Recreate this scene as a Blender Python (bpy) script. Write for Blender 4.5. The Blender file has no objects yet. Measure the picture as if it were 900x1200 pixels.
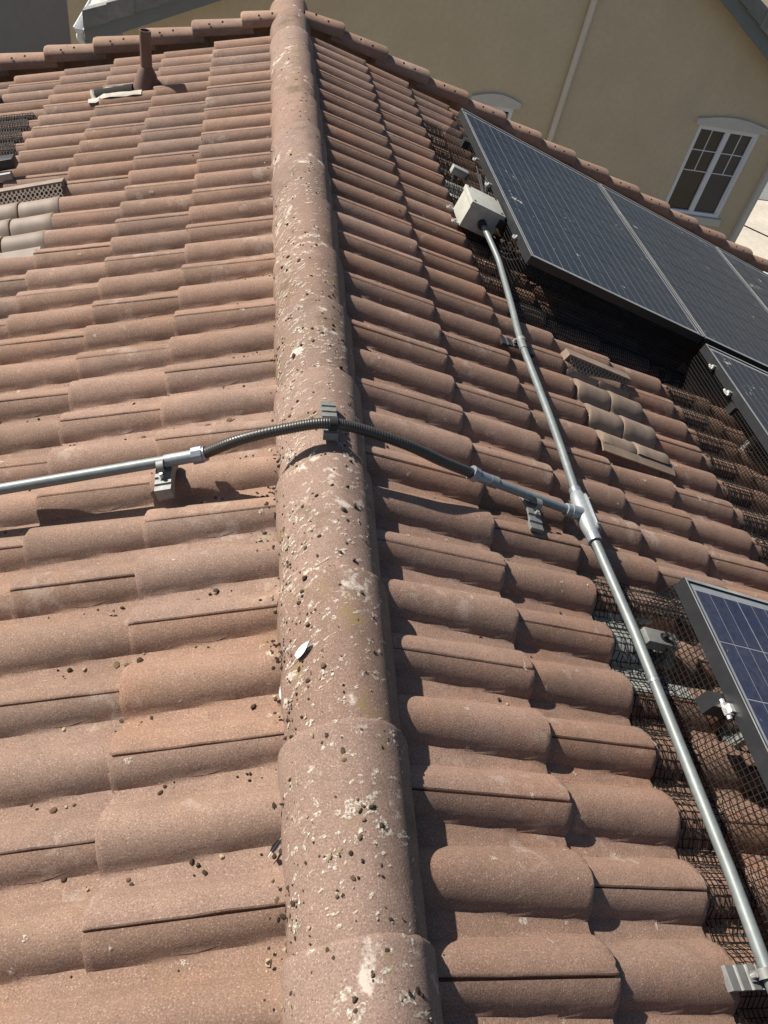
import bpy, bmesh, math, random
from mathutils import Matrix, Vector
R_ = math.radians
rnd = random.Random(7)
sc = bpy.context.scene
COL = sc.collection

# ------------------------------------------------------------------ camera
CAM = Vector((-0.3056, 0.0, 1.2889))
YAW, PITCH, ROLL, FPX = 0.2877, 0.7849, 0.2521, 891.58
def cam_axes():
    cy, sy, cp, sp = math.cos(YAW), math.sin(YAW), math.cos(PITCH), math.sin(PITCH)
    f = Vector((sy*cp, cy*cp, -sp)); r = Vector((cy, -sy, 0)); u = r.cross(f)
    c, s = math.cos(ROLL), math.sin(ROLL)
    return c*r + s*u, -s*r + c*u, f
CR, CU, CF = cam_axes()
cd = bpy.data.cameras.new('camera'); cam = bpy.data.objects.new('camera', cd); COL.objects.link(cam)
cd.sensor_fit = 'VERTICAL'; cd.sensor_height = 36.0; cd.lens = 36.0*FPX/1200.0
cd.clip_start = 0.02; cd.clip_end = 600
m = Matrix((CR, CU, -CF)).transposed().to_4x4(); m.translation = CAM
cam.matrix_world = m
sc.camera = cam

# ------------------------------------------------------------------ light
SUN = Vector((-0.92, 0.62, 1.0)).normalized()          # towards the sun
el = math.asin(SUN.z); az = math.atan2(SUN.x, SUN.y)   # azimuth from +Y towards +X
w = bpy.data.worlds.new('World'); sc.world = w; w.use_nodes = True
nt = w.node_tree; bg = nt.nodes['Background']
sky = nt.nodes.new('ShaderNodeTexSky'); sky.sky_type = 'NISHITA'; sky.sun_disc = False
sky.sun_elevation = el; sky.sun_rotation = az
nt.links.new(sky.outputs[0], bg.inputs[0]); bg.inputs[1].default_value = 0.050
sl = bpy.data.lights.new('sun', 'SUN'); sl.energy = 5.0; sl.angle = R_(0.55); sl.color = (1.0, 0.94, 0.86)
so = bpy.data.objects.new('sun', sl); COL.objects.link(so)
so.rotation_euler = SUN.to_track_quat('Z', 'Y').to_euler()
sc.view_settings.view_transform = 'Standard'; sc.view_settings.look = 'None'
sc.view_settings.exposure = 0.76; sc.view_settings.gamma = 1.0; sc.view_settings.use_curve_mapping = False

# ------------------------------------------------------------------ roof geometry constants
TH = 0.2994                     # roof pitch
CT, ST = math.cos(TH), math.sin(TH)
W, P, E = 0.305, 0.1525, 0.2992  # tile width, roll pitch, exposure
A = {1: 0.4123, -1: 0.5331}      # slope distance of the first nose on the right / left slope
Y0 = {1: 0.2683, -1: 0.4006}     # first interlock line
YF, YN = 5.32, -1.15             # far gable, near end of what is built
GZ = -7.6                        # ground

def barrel(side, y, hw=.060):
    t = (y - (Y0[side] + 0.011) + P/2) % P - P/2
    a = abs(t)/hw
    if a >= 1: return 0.0
    q = 1 - a*a
    b = q**.74
    return b if q > .08 else b*(.5+.5*q/.08)
def course(side, s): return math.ceil((s - A[side])/E - 1e-6)
def tile_w(side, s, y):
    k = course(side, s); f = 1 - (A[side] + k*E - s)/E
    return base_w(side, f, y)
def base_w(side, f, y):
    return -0.041 - 0.012*(1-f) + (0.0395 + 0.0055*f)*barrel(side, y, .0515 + .0125*f)

# ------------------------------------------------------------------ frames and mesh builder
class Frame:
    def __init__(s_, side=0, o=(0, 0, 0), yaw=0):
        s_.side, s_.o = side, o
        if side == 0:
            s_.M = Matrix.Translation(o) @ Matrix.Rotation(yaw, 4, 'Z'); s_.inv = s_.M.inverted()
        else:
            X = Vector((side*CT, 0, -ST)); Z = Vector((side*ST, 0, CT)); Y = Z.cross(X)
            M = Matrix((X, Y, Z)).transposed().to_4x4()
            M.translation = X*o[0] + Vector((0, o[1], 0)) + Z*o[2]
            s_.M = M
    def loc(s_, p):
        if s_.side == 0: return s_.inv @ Vector(p)
        return Vector((p[0]-s_.o[0], s_.side*(p[1]-s_.o[1]), p[2]-s_.o[2]))
def world(side, s, y, w_):
    return Vector((side*CT*s + side*ST*w_, y, -ST*s + CT*w_))

class MB:
    def __init__(s_): s_.v, s_.f, s_.m = [], [], []
    def face(s_, idx, mi=0): s_.f.append(tuple(idx)); s_.m.append(mi)
    def add(s_, pts, faces, mi=0):
        b = len(s_.v); s_.v += [tuple(p) for p in pts]
        for f in faces: s_.face([b+i for i in f], mi)
    def box(s_, a, b, mi=0):
        x0, y0, z0 = a; x1, y1, z1 = b
        s_.add([(x0,y0,z0),(x1,y0,z0),(x1,y1,z0),(x0,y1,z0),(x0,y0,z1),(x1,y0,z1),(x1,y1,z1),(x0,y1,z1)],
               [(0,3,2,1),(4,5,6,7),(0,1,5,4),(1,2,6,5),(2,3,7,6),(3,0,4,7)], mi)
    def grid(s_, rows, mi=0, close=False):
        n = len(rows[0]); b = len(s_.v)
        for r in rows: s_.v += [tuple(p) for p in r]
        for i in range(len(rows)-1):
            for j in range(n if close else n-1):
                j2 = (j+1) % n
                s_.face((b+i*n+j, b+i*n+j2, b+(i+1)*n+j2, b+(i+1)*n+j), mi)
    def prism(s_, poly, axis, a, b, mi=0):
        # poly in the two other axes, extruded along axis from a to b
        def mk(q, t):
            q = list(q); q.insert(axis, t); return tuple(q)
        n = len(poly); base = len(s_.v)
        s_.v += [mk(q, a) for q in poly] + [mk(q, b) for q in poly]
        for i in range(n):
            j = (i+1) % n; s_.face((base+i, base+j, base+n+j, base+n+i), mi)
        s_.face([base+i for i in reversed(range(n))], mi); s_.face([base+n+i for i in range(n)], mi)
    def tube(s_, path, r, n=12, cap=True, mi=0, rr=None):
        path = [Vector(p) for p in path]; rows = []
        t0 = (path[1]-path[0]).normalized()
        up = Vector((0,0,1)) if abs(t0.z) < .9 else Vector((1,0,0))
        nx = t0.cross(up).normalized()
        for i, p in enumerate(path):
            a = path[max(0,i-1)]; b = path[min(len(path)-1,i+1)]
            t = (b-a).normalized(); nx = (nx - t*nx.dot(t)).normalized(); ny = t.cross(nx)
            rad = rr[i] if rr else r
            rows.append([p + (nx*math.cos(2*math.pi*k/n) + ny*math.sin(2*math.pi*k/n))*rad for k in range(n)])
        b0 = len(s_.v); s_.grid(rows, mi, close=True)
        if cap:
            s_.face([b0+k for k in reversed(range(n))], mi)
            e = b0+(len(rows)-1)*n; s_.face([e+k for k in range(n)], mi)
    def build(s_, name, mats, parent=None, frame=None, link=True, smooth=35, recalc=True):
        me = bpy.data.meshes.new(name)
        vs = [frame.loc(p) for p in s_.v] if frame else [Vector(p) for p in s_.v]
        flip = frame is not None and frame.side == -1
        me.from_pydata([tuple(v) for v in vs], [], [tuple(reversed(f)) if flip else f for f in s_.f])
        if not isinstance(mats, (list, tuple)): mats = [mats]
        for mt in mats: me.materials.append(mt)
        me.polygons.foreach_set('material_index', s_.m)
        if recalc:
            bm = bmesh.new(); bm.from_mesh(me); bmesh.ops.recalc_face_normals(bm, faces=bm.faces); bm.to_mesh(me); bm.free()
        if smooth:
            me.polygons.foreach_set('use_smooth', [True]*len(me.polygons)); me.set_sharp_from_angle(angle=R_(smooth))
        o = bpy.data.objects.new(name, me)
        if link: COL.objects.link(o)
        if parent is not None: o.parent = parent
        elif frame is not None: o.matrix_world = frame.M
        return o
def tag(o, label=None, cat=None, group=None, kind=None):
    if label: o['label'] = label
    if cat: o['category'] = cat
    if group: o['group'] = group
    if kind: o['kind'] = kind
    return o
def thing(name, label, cat, frame, group=None):
    o = bpy.data.objects.new(name, None); COL.objects.link(o); o.empty_display_size = .1
    o.matrix_world = frame.M
    return tag(o, label, cat, group)

# ------------------------------------------------------------------ materials
class NM:
    def __init__(s_, name, rough=.8, spec=.3, metal=0):
        s_.mat = bpy.data.materials.new(name); s_.mat.use_nodes = True
        s_.nt = s_.mat.node_tree; s_.b = s_.nt.nodes['Principled BSDF']
        s_.b.inputs['Roughness'].default_value = rough; s_.b.inputs['Specular IOR Level'].default_value = spec
        s_.b.inputs['Metallic'].default_value = metal
    def n(s_, t, **k):
        nd = s_.nt.nodes.new('ShaderNode'+t)
        for a, b in k.items():
            if a.startswith('i_'):
                key = a[2:]; key = int(key) if key.isdigit() else key.replace('_', ' ')
                nd.inputs[key].default_value = b
            else: setattr(nd, a, b)
        return nd
    def l(s_, a, b): s_.nt.links.new(a, b)
    def pos(s_):
        return s_.n('NewGeometry').outputs['Position']
    def noise(s_, scale, detail=3, rough=.55, vec=None, dist=0):
        nd = s_.n('TexNoise', i_Scale=scale, i_Detail=detail, i_Roughness=rough, i_Distortion=dist)
        s_.l(vec if vec is not None else s_.pos(), nd.inputs['Vector']); return nd.outputs['Fac']
    def ramp(s_, fac, stops):
        r = s_.n('ValToRGB'); e = r.color_ramp.elements
        while len(e) < len(stops): e.new(.5)
        for el_, (p, c) in zip(e, stops):
            el_.position = p; el_.color = (c, c, c, 1) if isinstance(c, (int, float)) else (*c, 1)
        s_.l(fac, r.inputs[0]); return r.outputs[0]
    def mix(s_, fac, a, b, mode='MIX'):
        x = s_.n('Mix', data_type='RGBA', blend_type=mode)
        for sk, v in ((x.inputs[0], fac), (x.inputs[6], a), (x.inputs[7], b)):
            if hasattr(v, 'is_linked'): s_.l(v, sk)
            elif isinstance(v, (int, float)): sk.default_value = v if sk == x.inputs[0] else (v, v, v, 1)
            else: sk.default_value = (*v, 1)
        return x.outputs[2]
    def math(s_, op, a, b=0.0):
        x = s_.n('Math', operation=op)
        for i, v in enumerate((a, b)):
            if hasattr(v, 'is_linked'): s_.l(v, x.inputs[i])
            else: x.inputs[i].default_value = v
        return x.outputs[0]
    def color(s_, c):
        if hasattr(c, 'is_linked'): s_.l(c, s_.b.inputs['Base Color'])
        else: s_.b.inputs['Base Color'].default_value = (*c, 1)
        return s_
    def bump(s_, h, dist, strength=1.0):
        b = s_.n('Bump', i_Strength=strength, i_Distance=dist); s_.l(h, b.inputs['Height']); s_.l(b.outputs[0], s_.b.inputs['Normal']); return s_

def simple(name, c, rough=.6, metal=0, spec=.4, var=.25, scale=40, bump=0):
    k = NM(name, rough, spec, metal)
    n1 = k.noise(scale, 4); n2 = k.noise(scale*.12, 2)
    f = k.math('MULTIPLY', n1, n2)
    k.color(k.mix(k.ramp(f, [(.1, 0.0), (.45, 1.0)]), tuple(x*(1-var) for x in c), tuple(min(1, x*(1+var*.6)) for x in c)))
    if bump: k.bump(n1, bump)
    return k.mat

def concrete(name, ca, cb, cspeck, splat=0.0, stain=0.0, red=None):
    k = NM(name, .86, .28)
    big = k.noise(2.2, 3); mid = k.noise(17, 4, .6); fine = k.noise(310, 3, .75)
    col = k.mix(k.ramp(big, [(.35, 0.0), (.66, 1.0)]), ca, cb)
    if red: col = k.mix(k.ramp(k.noise(3.7, 2), [(.5, 0.0), (.7, .65)]), col, red)
    col = k.mix(k.ramp(mid, [(.3, .55), (.62, 0.0)]), col, tuple(x*.66 for x in ca))
    inf = k.n('ObjectInfo').outputs['Random']
    hv = k.n('HueSaturation'); k.l(col, hv.inputs['Color'])
    k.l(k.math('ADD', k.math('MULTIPLY', inf, .26), .88), hv.inputs['Value'])
    k.l(k.math('ADD', k.math('MULTIPLY', k.math('FRACT', k.math('MULTIPLY', inf, 7.31)), .14), .88), hv.inputs['Saturation'])
    col = hv.outputs[0]
    col = k.mix(k.ramp(fine, [(.30, .75), (.48, 0.0)]), col, tuple(x*.36 for x in cb))
    col = k.mix(k.ramp(fine, [(.56, 0.0), (.72, .75)]), col, cspeck)
    # scattered pale sand grains
    vo = k.n('TexVoronoi', i_Scale=210.0); k.l(k.pos(), vo.inputs['Vector'])
    grain = k.math('MULTIPLY', k.math('LESS_THAN', vo.outputs['Distance'], .22), k.math('GREATER_THAN', k.n('SeparateColor') and sep(k, vo.outputs['Color']), .88))
    col = k.mix(k.math('MULTIPLY', grain, .45), col, (.55, .46, .4))
    if stain:
        st = k.ramp(k.math('MULTIPLY', k.noise(7, 4, .6), k.noise(30, 3)), [(.33, 0.0), (.43, stain)])
        col = k.mix(st, col, (.19, .135, .065))
        st2 = k.ramp(k.math('MULTIPLY', k.noise(16, 4, .65), k.noise(3.1, 2)), [(.30, 0.0), (.42, stain)])
        col = k.mix(st2, col, (.12, .085, .05))
    if splat:
        sp = k.ramp(k.math('MULTIPLY', k.noise(22, 5, .68), k.noise(5, 2)), [(.335, 0.0), (.40, splat)])
        col = k.mix(sp, col, (.62, .57, .49))
    k.color(col)
    k.bump(k.math('ADD', k.math('MULTIPLY', fine, .55), k.math('MULTIPLY', mid, 1.0)), .0022, .75)
    return k.mat
def sep(k, c):
    x = k.n('SeparateColor'); k.l(c, x.inputs[0]); return x.outputs[0]

M = {}
M['tileL'] = concrete('concrete_tile_left', (.262, .163, .114), (.212, .131, .093), (.48, .355, .275), .15, .35, (.285, .158, .10))  # left slope: slightly lighter and less red than the right
M['tileR'] = concrete('concrete_tile_russet', (.252, .152, .106), (.208, .124, .089), (.45, .33, .255), .15, .35, (.285, .14, .082))
M['ridge'] = concrete('concrete_ridge_tile', (.240, .153, .113), (.202, .128, .096), (.46, .36, .29), .55, .9)
M['rake'] = concrete('concrete_rake_tile', (.315, .190, .128), (.265, .155, .105), (.46, .34, .25), .15, .3)
M['hole'] = simple('dark_hole', (.012, .011, .01), .95)
M['felt'] = simple('roof_felt', (.03, .028, .026), .95)
M['emt'] = simple('galvanised_conduit', (.175, .195, .19), .5, .25, .5, .22, 60)
M['emt_dull'] = simple('dull_grey_conduit', (.20, .22, .225), .5, .25, .5, .25, 80)
M['cast'] = simple('cast_fitting', (.27, .29, .295), .5, .3, .5, .2, 120, .0004)
M['zinc'] = simple('zinc_fitting', (.28, .30, .335), .38, .5, .5, .25, 90)
M['flex'] = simple('black_flexible_conduit', (.042, .037, .031), .38, 0, .5, .3, 60)
M['strut'] = simple('weathered_strut', (.22, .22, .205), .6, .35, .4, .3, 70, .0004)
M['rubber'] = simple('black_rubber', (.022, .022, .022), .75)
M['white_met'] = simple('bright_clip', (.50, .50, .48), .4, .5, .5, .3, 120)
M['frame'] = simple('black_anodised_frame', (.022, .023, .025), .42, .2, .5, .3, 30)
M['lead'] = simple('white_flashing', (.44, .40, .33), .7, 0, .3, .3, 40)
M['plate'] = simple('grey_flashing_plate', (.36, .36, .34), .6, .3, .4, .3, 25)
M['box'] = simple('beige_box', (.38, .375, .325), .6, 0, .4, .2, 30)
M['wire'] = simple('black_wire', (.010, .010, .0095), .7, 0, .25)
M['brownpipe'] = simple('brown_vent_pipe', (.155, .095, .075), .65, 0, .3, .25, 25)
M['ventR'] = simple('taupe_roof_vent', (.225, .165, .122), .7, .0, .4, .35, 18)
M['ventL'] = simple('taupe_roof_vent_glossy', (.225, .168, .125), .66, .0, .5, .3, 18)  # tan like the right vent, made glossier for the sun's reflection
M['pod'] = simple('dark_droppings', (.055, .038, .025), .9, 0, .2, .6, 90)
M['podlight'] = simple('tan_litter', (.36, .29, .18), .9, 0, .2, .5, 90)
M['podmid'] = simple('brown_litter', (.13, .085, .05), .9, 0, .2, .5, 90)
M['feather_w'] = simple('white_feather', (.72, .71, .69), .8, 0, .2, .15, 60)
M['feather_g'] = simple('grey_feather', (.22, .22, .23), .8, 0, .2, .35, 60)
M['stucco'] = simple('tan_stucco', (.57, .485, .345), .95, 0, .2, .10, 14, .004)
M['stucco2'] = simple('grey_stucco', (.25, .25, .255), .95, 0, .2, .06, 22, .003)
M['hwall'] = simple('cream_stucco', (.5, .43, .33), .95, 0, .2, .16, 22, .003)
M['trim'] = simple('grey_trim', (.60, .58, .53), .8, 0, .3, .1, 30, .001)
M['pipe_tan'] = simple('tan_downpipe', (.66, .61, .52), .6, 0, .3, .1, 30)
M['vinyl'] = simple('white_vinyl', (.72, .74, .78), .45, 0, .4, .06, 20)
M['fascia'] = simple('slate_fascia', (.17, .19, .195), .6, 0, .3, .12, 20)
M['gtile'] = simple('grey_roof_tile', (.42, .42, .38), .85, 0, .25, .3, 12, .003)
M['gtile_d'] = simple('grey_tile_shaded', (.22, .22, .215), .85, 0, .25, .3, 12, .003)  # darker copy of the roof tile: shade on rake faces put into colour
M['gutter'] = simple('pale_gutter', (.70, .72, .73), .4, 0, .4, .1, 20)
M['asphalt'] = simple('grey_asphalt', (.20, .20, .19), .9, 0, .2, .25, 9, .004)
M['slab'] = simple('beige_concrete_slab', (.50, .45, .37), .9, 0, .2, .2, 6, .002)
M['soil'] = simple('dry_ground', (.19, .16, .12), .95, 0, .2, .3, 5, .01)
M['blackmetal'] = simple('black_lantern_metal', (.02, .02, .022), .5, .3)

k = NM('window_glass', .06, .8); k.color((.012, .013, .013)); M['glass'] = k.mat
k = NM('window_glass_pale', .5); k.color((.05, .052, .055)); M['glass2'] = k.mat; k.b.inputs['Coat Weight'].default_value = .7; k.b.inputs['Coat Roughness'].default_value = .05  # paler pane used for the right sash
# solar cell: blue silicon under dusty glass with printed bus bars
def cellmat(name, ca, cb, dust):
    k = NM(name, .42, .25)
    ob = k.n('TexCoord').outputs['Object']; sx = k.n('SeparateXYZ'); k.l(ob, sx.inputs[0])
    col = k.mix(k.ramp(k.noise(45, 2, .5), [(.35, 0.0), (.65, 1.0)]), ca, cb)
    for c in (-.026, .026):
        lf = k.math('LESS_THAN', k.math('ABSOLUTE', k.math('SUBTRACT', sx.outputs[0], c)), .0009)
        col = k.mix(k.math('MULTIPLY', lf, .6), col, (.34, .36, .38))
    d = k.ramp(k.math('MULTIPLY', k.noise(60, 5, .7), k.noise(4, 3)), [(.14, .10*dust), (.42, .75*dust)])
    col = k.mix(d, col, (.30, .28, .245))
    sp = k.ramp(k.math('MULTIPLY', k.noise(38, 4, .7), k.noise(6.5, 2)), [(.40, 0.0), (.44, .7)])
    col = k.mix(sp, col, (.60, .55, .48))
    k.color(col)
    k.b.inputs['Coat Weight'].default_value = .30; k.b.inputs['Coat IOR'].default_value = 1.4
    k.l(k.ramp(k.noise(30, 4, .7), [(.3, .10), (.7, .34)]), k.b.inputs['Coat Roughness'])
    return k.mat
M['cell'] = cellmat('silicon_cell_dusty', (.004, .005, .012), (.008, .010, .021), .05)
M['cell_lit'] = cellmat('silicon_cell_blue_lit', (.005, .008, .030), (.010, .015, .052), .14)  # bluer copy of the same cells: brighter light put into the colour
M['back'] = simple('panel_backsheet', (.24, .25, .26), .4, 0, .5, .2, 40)
# bird lime: chalky and patchy
k = NM('bird_lime', .95, .1)
k.color(k.mix(k.noise(90, 3), (.48, .42, .30), (.74, .72, .66)))
tr = k.n('BsdfTransparent'); mx = k.n('MixShader')
k.l(k.ramp(k.noise(170, 4, .7), [(.42, 0.0), (.68, .85)]), mx.inputs[0])
k.l(tr.outputs[0], mx.inputs[1]); k.l(k.b.outputs[0], mx.inputs[2])
k.l(mx.outputs[0], k.nt.nodes['Material Output'].inputs[0]); M['lime'] = k.mat

# ------------------------------------------------------------------ ground
g = MB(); g.box((-150, -100, GZ-.5), (150, 200, GZ))
tag(g.build('ground', M['soil'], None, Frame(0, (0, 0, GZ)), smooth=0), 'dry bare ground far below the roofs', None, None, 'structure')
g = MB(); g.box((9.5, 24.2, GZ+.0), (60, 34, GZ+.05))
tag(g.build('road', M['asphalt'], None, Frame(0, (20, 28, GZ)), smooth=0), 'grey asphalt road beyond the tan house', None, None, 'structure')
pv = bpy.data.objects.new('pavement', None); COL.objects.link(pv); pv.location = (15, 20, GZ); tag(pv, 'pale concrete pavement beside the tan house', None, None, 'structure')
for i in range(5):
    for j in range(5):
        a = MB(); x0, y0 = 8.9+i*2.6, 11.0+j*2.6
        a.box((x0+.012, y0+.012, GZ-.02), (x0+2.588, y0+2.588, GZ+.10+rnd.uniform(-.004, .004)))
        a.build('slab', M['slab'], pv, Frame(0, (15, 20, GZ)), smooth=0)

# ------------------------------------------------------------------ our house
HB = Vector((0, 2.1, GZ))
house = thing('house', 'house with brown concrete tile roof, ridge running away and gable end beyond', 'house', Frame(0, HB))
hb = MB()
ex = 3.9*CT; ez = -3.9*ST - .32
hb.prism([(-ex, GZ), (ex, GZ), (ex, ez), (0, -.32), (-ex, ez)], 1, YN+.15, YF-.12)
hb.build('wall', M['hwall'], house, Frame(0, HB), smooth=0)
slopes = {}
NC = {1: 14, -1: 13}
for side in (1, -1):
    fr = Frame(side, (0, 0, 0)); d = MB()
    smax = A[side]+(NC[side]-1)*E-.03
    d.box((.0, YN, -.16), (smax, YF-.02, -.105))
    o = d.build('roof_slope', M['felt'], house, fr, smooth=0)
    o.matrix_local = house.matrix_world.inverted() @ fr.M if False else Matrix.Translation(-HB) @ fr.M
    slopes[side] = o

# tile mesh: two rolls, a lapped edge with a groove, a rounded nose
def tile_mesh(side, var, joined=None, s0=0, y0=0, short=False, cut=None):
    r = random.Random(var*17+side)
    mb = joined or MB()
    v0, v1 = 0.0, W
    if cut: v1 = cut
    vs = []
    n = 44
    for i in range(n+1): vs.append(v0 + (v1-.0045-v0)*i/n)
    fs = [-.22, .0, .2, .4, .6, .8, .95, .990, 1.0]
    dr = [0, 0, 0, 0, 0, 0, 0, -.0006, -.0030]
    wob = [r.uniform(-.0016, .0016) for _ in vs]
    chip = {}
    for _ in range(2):
        c = r.randrange(len(vs)); chip[c] = r.uniform(.002, .006)
    line = Y0[side]
    rows = []
    rag = [r.uniform(-.0012, .0012) for _ in fs]
    for fi, f in enumerate(fs):
        row = []
        def pt(v, dw, fedge=0.0):
            y = line + v
            u = (f-1)*E
            if fi >= 7:
                j = min(len(vs)-1, max(0, int(round((v-v0)/(v1-v0)*n)))); u += wob[j] - chip.get(j, 0)
            return (s0+u, y0+line+v+fedge, base_w(side, f, y) + dr[fi] + dw)
        row.append(pt(v0, -.011, rag[fi])); row.append(pt(v0, -.0018, rag[fi]))
        for i, v in enumerate(vs):
            row.append(pt(v+(.0025 if i == 0 else 0), .0, rag[fi] if i == 0 else 0))
        row.append(pt(v1-.0040, -.0022)); row.append(pt(v1-.0038, -.014)); row.append(pt(v1+.014, -.014))
        rows.append(row)
    # nose face going down to the tile below
    nose = []
    for q in rows[-1]:
        y = q[1]-y0
        nose.append((q[0]-.001, q[1], min(q[2]-.003, base_w(side, 0.0, y) - .004)))
    rows.append(nose)
    mb.grid(rows)
    return mb
tmesh = {}
for side in (1, -1):
    for var in range(5):
        fr = Frame(side, (0, Y0[side]+W/2, 0))
        o = tile_mesh(side, var).build('roof_tile', M['tileR' if side == 1 else 'tileL'], None, fr, link=False)
        tmesh[side, var] = o.data; bpy.data.objects.remove(o)
def project(p):
    d = Vector(p)-CAM; z = d.dot(CF)
    if z < .05: return None
    return 450+FPX*d.dot(CR)/z, 600-FPX*d.dot(CU)/z
def in_view(p, mg=90):
    q = project(p); return q is not None and -mg < q[0] < 900+mg and -mg < q[1] < 1200+mg
# places covered by the panels or by the vents, where single tiles cannot be seen
def hidden(side, s, y):
    if side == 1:
        if s > 1.15 and y > 3.1 and y < 4.75: return True
        if s > 2.05 and y < 2.6: return True
        if s > 1.25 and y < .95: return True
    return False
YE = 5.165
rest = {1: MB(), -1: MB()}
count = 0
for side in (1, -1):
    for kk in range(NC[side]):
        nose = A[side]+kk*E
        off = 0 if kk % 2 == 0 else W/2
        if side == -1 and kk % 2 == 1: off = W/2
        j = int((YN - Y0[side])/W) - 1
        while True:
            yl = Y0[side] + off + j*W; j += 1
            if yl < YN: continue
            if yl + .04 > YE: break
            yc = yl + W/2
            cut = YE-yl if yl + W > YE+.01 else None
            ctr = world(side, nose-E/2, yc, 0)
            if not cut and in_view(ctr) and not hidden(side, nose-E/2, yc):
                o = bpy.data.objects.new('roof_tile', tmesh[side, rnd.randrange(5)]); COL.objects.link(o)
                o.parent = slopes[side]
                o.matrix_local = Matrix.Translation((nose+rnd.uniform(-.003, .003), side*(yc+rnd.uniform(-.0012, .0012)), rnd.uniform(-.0012, .0012))) @ Matrix.Rotation(R_(rnd.uniform(-.25, .25)), 4, 'Z') @ Matrix.Rotation(R_(rnd.uniform(-.2, .2)), 4, 'Y')
                count += 1
            else:
                tile_mesh(side, rnd.randrange(5), rest[side], nose, yl-Y0[side], cut=cut)
    tag(rest[side].build('roof_tile_field', M['tileR' if side == 1 else 'tileL'], slopes[side], Frame(side)), None, None, None, 'stuff')
print('tiles', count)

# ridge tiles: a rounded cap, a little steeper on the right
RX, RZ = -.065, -.060
RJ0, RSP = .316, .357
def spline(pts, n):
    q = [Vector(p) for p in pts]; q = [q[0]*2-q[1]] + q + [q[-1]*2-q[-2]]; out = []
    for i in range(1, len(q)-2):
        for t in range(n):
            u = t/n; a, b, c, d = q[i-1], q[i], q[i+1], q[i+2]
            out.append(.5*((2*b)+(-a+c)*u+(2*a-5*b+4*c-d)*u*u+(-a+3*b-3*c+d)*u**3))
    out.append(q[-2]); return out
RPROF = spline([(-.186, -.105), (-.185, -.066), (-.173, -.030), (-.143, .008), (-.105, .034), (-.062, .047), (-.026, .042), (.008, .024), (.030, -.002), (.046, -.034), (.052, -.066), (.053, -.105)], 5)
def rpoint(k_, sc_): 
    p = RPROF[k_]; return (RX+(p.x-RX)*sc_, RZ+(p.y-RZ)*sc_)
def ridge_sc(y): return .950 + .075*(((y-RJ0)/RSP) % 1.0)
def ridge_tile(y0, y1, seed=0):
    r = random.Random(seed); mb = MB(); rows = []
    ya = y0-.05; small, big = .930, 1.040
    prof = [(ya, small)] + [(ya+(y1-.014-ya)*q, small+q*(big-small)) for q in (.25, .5, .75, 1)] + [(y1-.009, big-.004), (y1-.003, big-.028), (y1, big-.062), (y1-.001, big-.13)]
    for i, (y, k_) in enumerate(prof):
        row = []
        for j in range(len(RPROF)):
            x, z = rpoint(j, k_); row.append((x, y+(r.uniform(-.0018, .0018) if i >= 5 else 0), z))
        rows.append(row)
    mb.grid(rows); return mb
y = RJ0 - 5*RSP; i = 0
while y < YF+.2:
    y1 = min(y+RSP, YF+.36)
    o = ridge_tile(y, y1, seed=i).build('ridge_tile', M['ridge'], house, Frame(0, (RX, y, RZ)))
    o.matrix_local = Matrix.Translation(Vector((RX, y, RZ))-HB) @ Matrix.Rotation(R_(rnd.uniform(-.25, .25)), 4, 'Z')
    y += RSP; i += 1
c = MB(); c.prism([rpoint(j, .9) for j in range(0, len(RPROF), 3)], 1, YF+.30, YF+.33)
c.build('ridge_end', M['rake'], house, Frame(0, HB))

# rake tiles along the far gable
for side in (1, -1):
    s_first = .25 if side == 1 else .36
    for kk in range(0, 14):
        s1 = s_first + kk*E; s0 = s1-E-.06
        if s0 < .0: s0 = .0
        mb = MB(); rows = []
        prof = [(-.062, .000), (-.079, .002), (-.080, .016), (-.075, .040), (-.060, .056), (-.036, .067), (-.015, .0705), (.0, .071), (.034, .064), (.058, .050), (.072, .025), (.075, -.12)]
        for u, sc_, dz in ((s0, .92, -.022), (s0+.5*(s1-s0), .965, -.003), (s1-.02, 1, .014), (s1-.006, .995, .012), (s1, .95, .006), (s1-.002, .86, .0)):
            rows.append([(u, YF+.012+a*sc_, b*sc_+dz) for a, b in prof])
        mb.grid(rows)
        for hs in (.11, .19):
            hw = .03; cx = s1-hs
            ring = [(cx+.007*math.cos(q*math.pi/4), YF+.012-.0795+.003, .012+.007*math.sin(q*math.pi/4)) for q in range(8)]
            ring = [(cx+.007*math.cos(q*math.pi/4), YF+.012-.060+.0055*math.sin(q*math.pi/4), .0645+.0050*math.sin(q*math.pi/4)) for q in range(8)]
            mb.add(ring, [tuple(range(8))], 1)
        ym = YF
        o = mb.build('rake_tile', [M['rake'], M['hole']], slopes[side], Frame(side, (s1, ym, 0)))
        o.matrix_local = Matrix.Translation((s1, side*ym, 0)) @ Matrix.Rotation(R_(rnd.uniform(-.5, .5)), 4, 'Z')

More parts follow.
